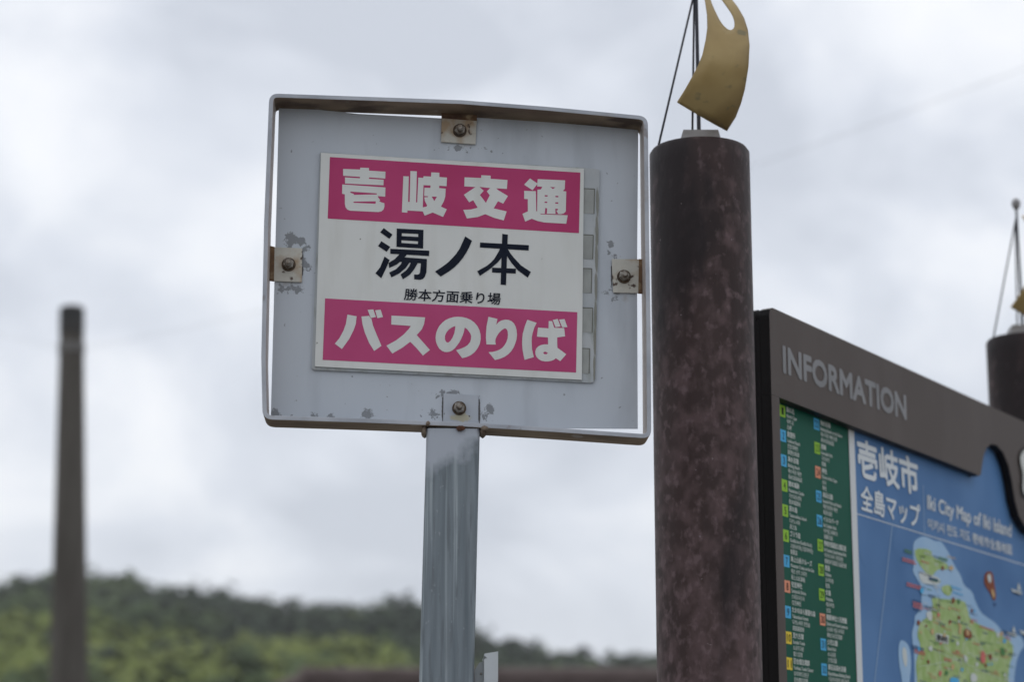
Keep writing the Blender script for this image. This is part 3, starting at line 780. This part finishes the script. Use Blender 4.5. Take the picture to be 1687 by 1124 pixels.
for i, p in enumerate(P2):
    if i in cn:
        a = (P2[i-1]-p).normalized(); b = (P2[(i+1) % len(P2)]-p).normalized()
        for k in range(7):
            t = k/6; q = (p+a*R_)*(1-t)**2+p*2*t*(1-t)*(1)+(p+b*R_)*t*t
            q = (p+a*R_)*(1-t)**2+p*(2*t*(1-t))+(p+b*R_)*t*t; outer.append(q)
    else: outer.append(p)
n_ = len(outer); inn = []
for i, p in enumerate(outer):
    a = (outer[i-1]-p).normalized(); b = (outer[(i+1) % n_]-p).normalized(); tv = (b-a).normalized()
    nn = Vector((tv.y, -tv.x))                 # path runs clockwise: inside is to the right
    inn.append(p+nn*FT)
m = MB(); V0 = [SP.P(q.x, q.y, 0) for q in outer]; V1 = [SP.P(q.x, q.y, 0) for q in inn]; V2 = [SP.P(q.x, q.y, FD) for q in outer]; V3 = [SP.P(q.x, q.y, FD) for q in inn]
vs = V0+V1+V2+V3
fs = []; mi = []
for i in range(n_):
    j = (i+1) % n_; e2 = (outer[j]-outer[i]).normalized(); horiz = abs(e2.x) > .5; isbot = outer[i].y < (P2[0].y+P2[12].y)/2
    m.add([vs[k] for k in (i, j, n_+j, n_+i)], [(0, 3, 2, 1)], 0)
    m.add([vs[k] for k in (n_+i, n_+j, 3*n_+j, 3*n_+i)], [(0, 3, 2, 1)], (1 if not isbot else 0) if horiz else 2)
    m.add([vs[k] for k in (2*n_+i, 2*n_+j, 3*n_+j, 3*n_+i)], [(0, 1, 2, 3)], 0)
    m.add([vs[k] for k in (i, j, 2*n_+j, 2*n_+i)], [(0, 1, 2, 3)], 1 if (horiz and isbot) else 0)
import bmesh
fr = m.build('frame', [paint, inner, side], sg)
bm = bmesh.new(); bm.from_mesh(fr.data); bmesh.ops.remove_doubles(bm, verts=bm.verts[:], dist=1e-5); bmesh.ops.recalc_face_normals(bm, faces=bm.faces); bm.to_mesh(fr.data); bm.free()
bv_ = fr.modifiers.new('edge', 'BEVEL'); bv_.width = .0009; bv_.segments = 2; bv_.limit_method = 'ANGLE'; bv_.angle_limit = radians(50)
rust = mat('rust', (.13, .045, .018), (.045, .022, .014), scale=60, detail=6, rough=.9, bump=.5, bscale=150)
grime = mat('weld_grime', (.28, .23, .18), (.13, .09, .065), scale=60, detail=6, rough=.85, bump=.4, bscale=120)
def blob(mb, c, rx, ry, rz, seed, mi=0, lv=2):
    bm = bmesh.new(); bmesh.ops.create_icosphere(bm, subdivisions=lv, radius=1)
    for v in bm.verts:
        k = 1+.28*noise.noise(v.co*1.8+Vector((seed, 0, 0))); v.co = Vector((v.co.x*rx*k, v.co.y*ry*k, v.co.z*rz*k))
    mb.add([c+v.co for v in bm.verts], [tuple(v.index for v in f.verts) for f in bm.faces], mi); bm.free()
for cc in (((699, 712, .02), .0042, .018, .0085, (705, 698, .0), .0030), ((795, 714, .02), .0050, .018, .0070, (798, 706, .0), .0050)):
    m = MB(); blob(m, SP.at(*cc[0]), cc[1], cc[2], cc[3], cc[1]*900); blob(m, SP.at(*cc[4]), cc[5], .003, .0035, cc[5]*700)
    m.build('weld', grime, fr, smooth=True)
m = MB(); blob(m, SP.at(759, 706, -.0005), .0062, .0022, .0040, 5); m.build('rust_lump', rust, fr, smooth=True)

# ---- panel
chips = []
def CH(x, y, r, st=1.0): a = L2(x, y); chips.append((a[0], a[1], r*3.1/F, st))
for q in ((480, 395, 11, 1.2), (495, 400, 9, .8), (502, 410, 7), (500, 433, 8, .6), (506, 440, 5), (478, 474, 6, 2.6), (490, 478, 6), (1006, 405, 7, .7), (1004, 415, 6, .8), (1012, 424, 6, 1.3), (1000, 483, 5, 1.2), (1012, 490, 5, 1.5),
          (757, 243, 3, 5), (768, 247, 4, 2), (513, 684, 6, 1.0), (544, 688, 4, 1.4), (607, 685, 7, 1.2), (602, 680, 4, 1), (716, 683, 9, .9), (800, 684, 8, .9), (808, 676, 6), (450, 683, 6, 1.2), (742, 648, 4, 2.8), (462, 690, 4, 3), (694, 686, 4, 1)):
    CH(*q)
pan = mat('panel_paint', (.475, .515, .565), (.53, .565, .61), scale=5, detail=5, rough=.5, lo=.3, hi=.7, stretch=(1.6, 1, .8), spec=.45, bump=.02, bscale=40,
          extra=[layer((.37, .40, .44), 9, .52, .72, 4, (2.2, 1, .5), seed=4, amount=.7), spots((.05, .04, .035), [(*L2(729.4, 675), .021, .075), (*L2(789.6, 678), .021, .075), (*L2(498.6, 436), .019, .075), (*L2(1007.6, 455), .019, .075)], wob=.010, nscale=120, soft=.004, amount=.9), spots((.24, .155, .085), [(*L2(1030, 492), .007, .8), (*L2(470, 470), .006, 1.6), (*L2(1049, 430), .006, .5), (*L2(755, 240), .004, 4)], wob=.008, nscale=60, soft=.012, amount=.45), spots((.225, .238, .255), chips, wob=.0105, nscale=80, soft=.0010),  # dark slivers at the bracket sides: cracks and thin shadow gaps painted in
                 spots((.20, .17, .14), [(*L2(757, 200), .004, 14.0), (*L2(448, 450), .004, 1.0), (*L2(1050, 216), .006, 1.0)], wob=.003, nscale=60, soft=.012, amount=.5),
                 layer((.12, .12, .12), 130, .735, .75, 2, seed=21, amount=.6)])
panpx = [(459.5, 181.5), (589, 186.8), (660, 190.6), (727, 194.2), (900, 203), (1051.5, 214), (1049.5, 450), (1050.8, 706.8), (906, 702.5), (700, 692), (446, 682), (453, 430)]
edgepx = [(459.5, 176), (520, 180), (589, 187.2), (660, 191), (727, 194.6), (790, 194), (900, 201), (1051.5, 213), (1049.5, 450), (1050.8, 706.8), (906, 706), (700, 699), (446, 690), (453, 430)]
m = MB(); pts = [SP.uw(*q, DPAN) for q in edgepx][::-1]
V, T = shape([pts])
m.prism([SP.P(q.x, q.y, DPAN) for q in pts], SP.n, .0015)
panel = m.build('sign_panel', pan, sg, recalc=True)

# ---- backing plate behind the notice, with five little windows
def quadpx(tl, tr, br, bl): return [bl, br, tr, tl]
back = mat('old_backing_plate', (.37, .40, .42), (.44, .46, .47), scale=18, rough=.55, detail=5,
           extra=[layer((.22, .24, .20), 28, .56, .70, 5, (2, 1, .6), seed=3, amount=.6),
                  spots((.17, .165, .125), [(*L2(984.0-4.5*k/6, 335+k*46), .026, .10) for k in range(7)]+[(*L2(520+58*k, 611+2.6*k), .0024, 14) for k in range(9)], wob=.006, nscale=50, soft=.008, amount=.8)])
slot = mat('slot_grey', (.27, .28, .265), (.34, .35, .335), scale=60, detail=4, rough=.7, stretch=(1, 1, .5))
slot_shade = mat('slot_shadow_line', (.13, .13, .11), (.15, .15, .13), scale=60, rough=.8)  # shadow along the slot edges, painted as dark strips
DB = DPAN-.0040
m = MB()
bp = [(513.5, 606), (517, 609.5), (700, 617.5), (860, 625), (972, 631), (978, 629.5), (980.5, 624), (984, 480), (988, 279), (960, 276), (700, 261.5), (527.5, 250.5), (522, 380)]
m.prism([SP.at(*q, DB) for q in bp][::1], SP.n, .0030)
bplate = m.build('backing_plate', back, sg, recalc=True)
slots = [(963, 979.6, 310.5, 352), (961, 977.5, 386.6, 427), (960, 975, 442, 483), (960, 976.5, 507, 548), (959.5, 971.5, 574, 615.6)]
for (x0, x1, y0, y1) in slots:
    m = MB(); m.prism([SP.at(*q, DB-.0006) for q in ((x0-2, y1-.6), (x1-1, y1), (x1, y0+.6), (x0-2, y0))], SP.n, .0004, 0)
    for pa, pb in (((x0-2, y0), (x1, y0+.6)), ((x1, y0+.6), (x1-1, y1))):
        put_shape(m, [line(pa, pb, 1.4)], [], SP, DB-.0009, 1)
    m.build('slot', [slot, slot_shade], bplate)

# ---- notice plate
DN = DB-.0030
npl = mat('notice_white', (.66, .67, .645), (.71, .715, .69), scale=7, rough=.6, detail=3, spec=.15,
          extra=[spots((.22, .23, .21), [(*L2(594, 396), .0012, .9), (*L2(892.5, 428), .0012, .6), (*L2(523, 567), .0012, 1)], wob=.0022, nscale=200, soft=.0008), layer((.56, .555, .51), 14, .5, .75, 5, (2.5, 1, .35), seed=6, amount=.55)])
mag = mat('notice_magenta', (.44, .048, .150), (.49, .064, .178), scale=9, detail=6, rough=.65, spec=.15, extra=[layer((.38, .038, .112), 5, .5, .7, 3, seed=2, amount=.6)])
mag2 = mat('notice_magenta_lower', (.48, .070, .188), (.53, .088, .22), scale=9, detail=6, rough=.65, spec=.15, extra=[layer((.42, .055, .145), 5, .52, .7, 3, seed=7, amount=.6)])
ink = mat('notice_navy_ink', (.008, .011, .022), (.014, .018, .030), scale=30, rough=.6, spec=.08)
m = MB(); NP = [(518.7, 603.8), (958.5, 626), (962.0, 277.8), (528.8, 251.4)]
m.prism([SP.at(*q, DN) for q in NP], SP.n, .0022)
notice = m.build('notice_plate', npl, sg, recalc=True)
EPS = .0003
m = MB(); put_shape(m, [[(539.9, 360.0), (953.8, 384.1), (956.1, 284.2), (543.5, 258.5)]], [], SP, DN-EPS); m.build('colour_band', mag, notice)
m = MB(); put_shape(m, [[(531.6, 593.2), (949.0, 614.1), (951.1, 514.5), (535.6, 491.7)]], [], SP, DN-EPS); m.build('colour_band', mag2, notice)
s7 = 7.025
def T1(p): return [(520+x/s7, 240+y/s7) for x, y in p]
def T2(p): return [(740+x/s7, 250+y/s7) for x, y in p]
def T3(p): return [(590+x/5.623, 360+y/5.623) for x, y in p]
def T4(p): return [(510+x/s7, 480+y/s7) for x, y in p]
def T5(p): return [(740+x/s7, 490+y/s7) for x, y in p]
G = []   # (polys, holes)
G.append(([T1([(318,268),(515,275),(517,253),(617,257),(618,288),(808,300),(806,380),(618,366),(618,383),(787,393),(785,458),(340,437),(340,366),(512,377),(512,360),(318,347)])], []))
G.append(([T1([(308,448),(808,483),(805,590),(720,583),(722,595),(748,632),(733,640),(760,655),(795,665),(797,700),(785,740),(760,760),(725,768),(400,752),(365,738),(345,710),(338,670),(338,562),(306,556)])],
          [T1([(400,530),(708,551),(708,564),(440,569),(443,558),(405,546)]), T1([(438,647),(697,643),(693,672),(440,661)])]))
G.append(([T1([(1015,352),(1078,355),(1070,650),(1088,650),(1097,292),(1172,296),(1162,655),(1176,655),(1188,368),(1245,372),(1250,352),(1335,357),(1338,308),(1432,312),(1432,362),(1520,368),(1516,468),(1430,463),(1430,490),(1505,497),(1500,590),(1485,640),(1450,705),(1518,735),(1475,825),(1355,773),(1262,810),(1240,760),(1062,750),(1062,775),(998,770)])],
          [T1([(1248,456),(1330,460),(1328,488),(1260,486),(1256,582),(1302,585),(1300,594),(1258,597),(1264,640),(1290,690),(1285,704),(1240,714)]), T1([(1343,588),(1404,590),(1373,640)])]))
G.append(([T2([(178,295),(370,303),(372,270),(480,276),(480,312),(675,326),(668,430),(545,422),(565,442),(680,512),(625,600),(565,572),(515,655),(665,690),(632,795),(520,765),(418,722),(330,755),(205,772),(162,672),(250,668),(330,648),(278,560),(232,585),(170,497),(255,440),(305,408),(175,400)])],
          [T2([(350,406),(475,419),(435,458),(470,503),(425,590),(356,500),(400,450)])]))
G.append(([T2([(868,380),(935,308),(1024,368),(965,445)]),
           T2([(1022,340),(1025,316),(1342,330),(1338,430),(1320,448),(1322,456),(1355,458),(1350,690),(1325,715),(1292,722),(1055,716),(1018,690),(1022,438),(1062,435),(1078,405),(1018,400)]),
           T2([(868,452),(1003,456),(1008,688),(1022,688),(1060,724),(1372,735),(1355,833),(1100,818),(1020,800),(955,775),(880,808),(848,718),(910,690),(910,548),(868,545)])],
          [T2([(1168,407),(1230,411),(1200,431)]), T2([(1106,501),(1140,503),(1138,519),(1106,517)]), T2([(1230,509),(1264,511),(1262,527),(1230,525)]), T2([(1104,576),(1136,577),(1134,593),(1104,591)]),
           T2([(1228,584),(1262,585),(1262,602),(1228,600)]), T2([(1112,650),(1134,654),(1130,717),(1106,716)]), T2([(1228,658),(1260,661),(1256,676),(1240,682),(1262,719),(1230,718)])]))
G.append(([T4(smooth_poly([(438,270),(545,290),(535,380),(510,450),(460,550),(375,670),(292,607),(345,545),(390,460),(420,380)], 0))], []))
G.append(([T4([(600,292),(690,285),(705,312),(715,315),(735,400),(775,500),(832,632),(748,692),(690,600),(640,480),(612,380)])], []))
G.append(([T4([(672,215),(738,210),(768,298),(708,310)])], [])); G.append(([T4([(758,220),(822,213),(850,298),(785,312)])], []))
G.append(([T4([(948,282),(1338,302),(1325,380),(1300,440),(1240,508),(1393,680),(1312,745),(1235,655),(1165,585),(1080,650),(958,722),(890,630),(1000,570),(1090,500),(1150,435),(1172,402),(945,385)])], []))
no_o = [(754.2,522),(747,522.6),(740.6,524.4),(734,527.5),(729.2,531.2),(724.3,536.5),(720.7,542.6),(718.2,550),(717.5,556.9),(718.3,563.5),(720.7,569.7),(723.7,574.7),(727.8,578.2),(732,580),(736.3,580.4),(741,579.6),(745.5,577.5),(749.4,574),(752.8,569.7),(756.8,564.2),(759.9,558.3),(762.4,552.5),(764.2,546.9),(765.6,539.8),(769,542),(772,545.5),(774.8,549.5),(776.3,554),(775.8,559.5),(774.2,564),(770.5,568.7),(765.6,571.9),(758.5,575),(751.4,577.1),(761.4,590.4),(769,588.5),(775.6,585.4),(782,580.5),(787,574),(790.5,566.5),(792,558.3),(791.6,551),(789.8,544.1),(786.3,537),(781.3,531.3),(775.3,527),(768.5,524.2),(761.5,522.5)]
G.append(([no_o], [[(750.2,537.2),(744.5,539.6),(739.5,543),(735.5,548),(733.2,553),(733,558.5),(734.3,562.5),(736.5,564.6),(739.3,564.2),(742.3,561.5),(745.6,556.3),(748.3,549.5),(749.6,543.5)]]))
G.append(([T5([(455,225),(558,250),(545,318),(572,288),(600,270),(650,258),(690,262),(725,278),(750,302),(768,335),(780,380),(785,430),(780,485),(765,535),(745,582),(718,625),(682,662),(640,690),(588,712),(530,727),(455,635),(500,633),(545,622),(580,608),(612,588),(640,555),(662,518),(676,475),(680,430),(677,395),(668,373),(655,362),(643,360),(620,372),(598,390),(572,418),(552,450),(538,480),(533,510),(540,548),(432,545),(425,480),(426,420),(433,330)])], []))
G.append(([T5([(905,260),(1012,295),(985,350),(968,405),(957,455),(954,510),(958,600),(980,692),(873,725),(858,660),(848,600),(844,540),(845,480),(852,420),(865,370),(882,315)])], []))
G.append(([T5([(1152,275),(1192,275),(1214,352),(1285,356),(1330,354),(1342,452),(1250,465),(1250,530),(1253,585),(1300,618),(1355,660),(1285,740),(1235,705),(1215,722),(1185,735),(1150,742),(1110,743),(1070,735),(1038,718),(1012,692),(998,660),(996,625),(1008,592),(1032,568),(1062,553),(1100,545),(1145,545),(1143,465),(1015,455),(1028,350),(1150,360)])], [T5([(1088,642),(1098,632),(1120,631),(1143,645),(1128,660),(1100,658)])]))
G.append(([T5([(1199,262),(1255,250),(1290,338),(1230,346)])], [])); G.append(([T5([(1272,258),(1335,252),(1368,345),(1307,347)])], []))
DLT = DN-2*EPS
for grp in (G[:5], G[5:]):
    m = MB()
    for po, ho in grp: put_shape(m, po, ho, SP, DLT)
    m.build('white_lettering', npl, notice)
m = MB()
dk = [([T3([(237,88),(318,148),(290,188),(205,128)])], []), ([T3([(215,210),(297,262),(265,308),(185,255)])], []), ([T3([(245,352),(292,385),(262,455),(215,553),(160,508),(205,450)])], []),
      ([T3([(358,92),(606,105),(602,278),(355,262)])], [T3([(405,135),(557,142),(556,170),(403,162)]), T3([(402,200),(556,210),(554,236),(400,226)])]),
      ([T3([(298,280),(660,298),(656,347),(298,326)]), T3([(388,326),(452,334),(418,375),(360,425),(288,458),(282,412),(340,375)]),
        T3([(412,358),(638,375),(632,500),(618,540),(600,560),(575,568),(520,563),(518,518),(552,520),(566,514),(573,500),(582,415),(380,400)]),
        T3([(408,398),(478,405),(440,460),(380,510),(308,545),(288,500),(350,470),(395,425)]), T3([(488,405),(554,410),(520,470),(480,520),(415,563),(393,518),(445,480),(475,440)])], []),
      ([T3([(992,165),(1055,205),(1030,265),(1000,320),(967,370),(930,415),(892,452),(850,485),(765,538),(712,492),(790,440),(832,408),(870,370),(908,328),(940,280),(970,215)])], []),
      ([T3([(1130,222),(1582,247),(1580,296),(1128,268)]), T3([(1335,142),(1387,148),(1370,617),(1320,613)]), T3([(1242,455),(1462,465),(1460,510),(1240,500)]),
        T3([(1322,262),(1342,270),(1340,345),(1312,385),(1290,410),(1220,470),(1128,532),(1103,488),(1190,440),(1230,408),(1260,375),(1300,310)]), T3([(1368,270),(1388,285),(1412,325),(1440,360),(1510,435),(1600,495),(1572,548),(1480,480),(1420,410),(1368,330)])], [])]
for po, ho in dk: put_shape(m, po, ho, SP, DLT)
put_text(m, '勝本方面乗り場', SP, DLT, (665.5, 494.2), (823.7, 502.3), (667.5, 475.0), bold=.012)
m.build('dark_lettering', ink, notice)

# ---- brackets and bolts
tabm = mat('tab_paint', (.46, .45, .40), (.54, .52, .46), scale=30, rough=.6, detail=5, bump=.1, bscale=80,
           extra=[layer((.32, .19, .08), 34, .50, .66, 6, seed=3, amount=.75), layer((.06, .028, .016), 75, .60, .65, 5, seed=11, amount=.95)])
tabb = mat('tab_paint_bluish', (.40, .43, .48), (.45, .48, .52), scale=30, rough=.6, bump=.1, bscale=80,
           extra=[spots((.44, .41, .30), [(*L2(757, 690), .008, 2.2)], wob=.006, nscale=70, soft=.003), layer((.05, .03, .02), 90, .68, .70, 3, seed=15, amount=.9)])
tabw = mat('tab_rusty_root', (.20, .115, .055), (.085, .045, .028), scale=35, rough=.85, detail=6, bump=.3, bscale=100, extra=[layer((.42, .33, .2), 45, .58, .68, 4, seed=1, amount=.6)])
boltm = mat('bolt_steel', (.30, .28, .25), (.13, .10, .075), scale=130, rough=.4, metal=.7, lo=.4, hi=.6)
washm = mat('washer_rusty', (.12, .08, .05), (.05, .035, .025), scale=90, rough=.7, metal=.3)
DTB = DPAN-.0012
def bolt(px, py, par):
    c = SP.at(px, py, DTB-.0032); n = SP.n; a = SP.a; z = Vector((0, 0, 1)); m = MB()
    def disc(r0, r1, h0, h1, seg, mi, ph=0):
        v = [c+n*h0+(a*cos(2*pi*k/seg+ph)+z*sin(2*pi*k/seg+ph))*r0 for k in range(seg)]+[c+n*h1+(a*cos(2*pi*k/seg+ph)+z*sin(2*pi*k/seg+ph))*r1 for k in range(seg)]
        m.add(v, [(k, (k+1) % seg, seg+(k+1) % seg, seg+k) for k in range(seg)]+[tuple(seg+k for k in range(seg))], mi)
    disc(.0098, .0096, -.0002, .0018, 28, 1)
    disc(.0078, .0070, .0019, .0032, 24, 1)
    disc(.0078, .0080, .0033, .0085, 6, 0, .3); disc(.0080, .0066, .0085, .0094, 6, 0, .3)
    h = .0094
    for k in range(7): disc(.0040, .0046, h, h+.0006, 18, 0); disc(.0046, .0040, h+.0006, h+.0012, 18, 0); h += .0012
    disc(.0040, .0030, h, h+.0010, 18, 0)
    m.build('bolt', [boltm, washm], par, smooth=True, angle=28, recalc=False)
def tab(quad, root, ctr, mats):
    m = MB()
    m.prism([SP.at(*q, DTB-.0030) for q in quad], SP.n, .0029, 0)
    if root: m.prism([SP.at(*q, DTB-.0034) for q in root], SP.n, .0030, 1)
    o = m.build('bracket', mats, sg, recalc=True)
    b = o.modifiers.new('edge', 'BEVEL'); b.width = .0006; b.segments = 2
    bolt(*ctr, o); return o
tab([(726.5, 233.5), (783.5, 237.5), (785.5, 197), (727.5, 193)], [(727.3, 194.5), (785.8, 199), (785.5, 182), (727.5, 178)], (757.5, 215), [tabm, tabw])
tab([(450, 463), (497, 465), (498, 409), (451, 407)], [(440.5, 462), (451.5, 463.5), (452.5, 406.5), (441.5, 404)], (475.5, 436), [tabm, tabw])
tab([(1010, 482), (1052, 483), (1053, 427), (1008, 426.5)], [(1051.5, 483.5), (1062, 484), (1062.5, 427), (1052.5, 426.5)], (1028, 456), [tabm, tabw])
tab([(730, 696), (788, 699), (788, 651), (730.5, 648.5)], None, (756.5, 673), [tabb, tabw])

# ---- timetable case fixed to the right side of the post
casem = mat('case_pale_grey', (.46, .49, .51), (.52, .55, .57), scale=12, rough=.5)
m = MB()
c0 = SP.uw(797.5, 1084, .01); c1 = SP.uw(820, 1084, .01); z1 = SP.uw(800, 1074, .01).y
dw = .006
poly = [SP.P(c0.x-.003, .85, .01), SP.P(c1.x-.002, .85, .01), SP.P(c1.x+.0005, z1-.010, .01), SP.P(c1.x+.0005, z1, .01), SP.P(c0.x+.0005, z1-.003, .01), SP.P(c0.x+.0005, z1-.006, .01), SP.P(c0.x+.004, z1-.009, .01), SP.P(c0.x+.0002, z1-.010, .01)]
m.prism(poly, SP.n, .09)
case = m.build('timetable_case', casem, sg, recalc=True)
m = MB(); q0 = SP.uw(785, 1100, .02)
pl_ = [SP.P(q0.x-.003, q0.y-.20, .02), SP.P(c0.x+.002, q0.y-.20, .02), SP.P(c0.x+.001, z1-.012, .02), SP.P(c0.x-.006, z1-.014, .02), SP.P(q0.x-.0025, z1-.024, .02)]
m.prism(pl_, SP.n, .004)
br_ = m.build('mounting_plate', mat('plate_grey', (.25, .27, .28), (.30, .32, .33), scale=20, rough=.5, metal=.3), case, recalc=True)
m = MB(); blob(m, SP.at(792.5, 1111, .019), .0016, .0016, .0016, 3, 0, 2); m.build('rivet', boltm, case, smooth=True)
tag(sg, 'weathered grey bus stop sign with a magenta and white notice on a square steel post', 'bus stop sign')

# ================================================================== light air haze over the far hill
hz_ = MB(); hz_.box((0, 450, 40), Vector((950, 0, 0)), Vector((0, 800, 0)), Vector((0, 0, 41)))
hmt = bpy.data.materials.new('air_haze'); hmt.use_nodes = True
hn = hmt.node_tree; hn.nodes.clear()
ho_ = hn.nodes.new('ShaderNodeOutputMaterial'); hv_ = hn.nodes.new('ShaderNodeVolumePrincipled')
hv_.inputs['Color'].default_value = (.98, .985, 1, 1); hv_.inputs['Density'].default_value = .00028; hv_.inputs['Anisotropy'].default_value = .2
hn.links.new(hv_.outputs[0], ho_.inputs['Volume'])
tag(hz_.build('haze', hmt, recalc=True), kind='stuff')
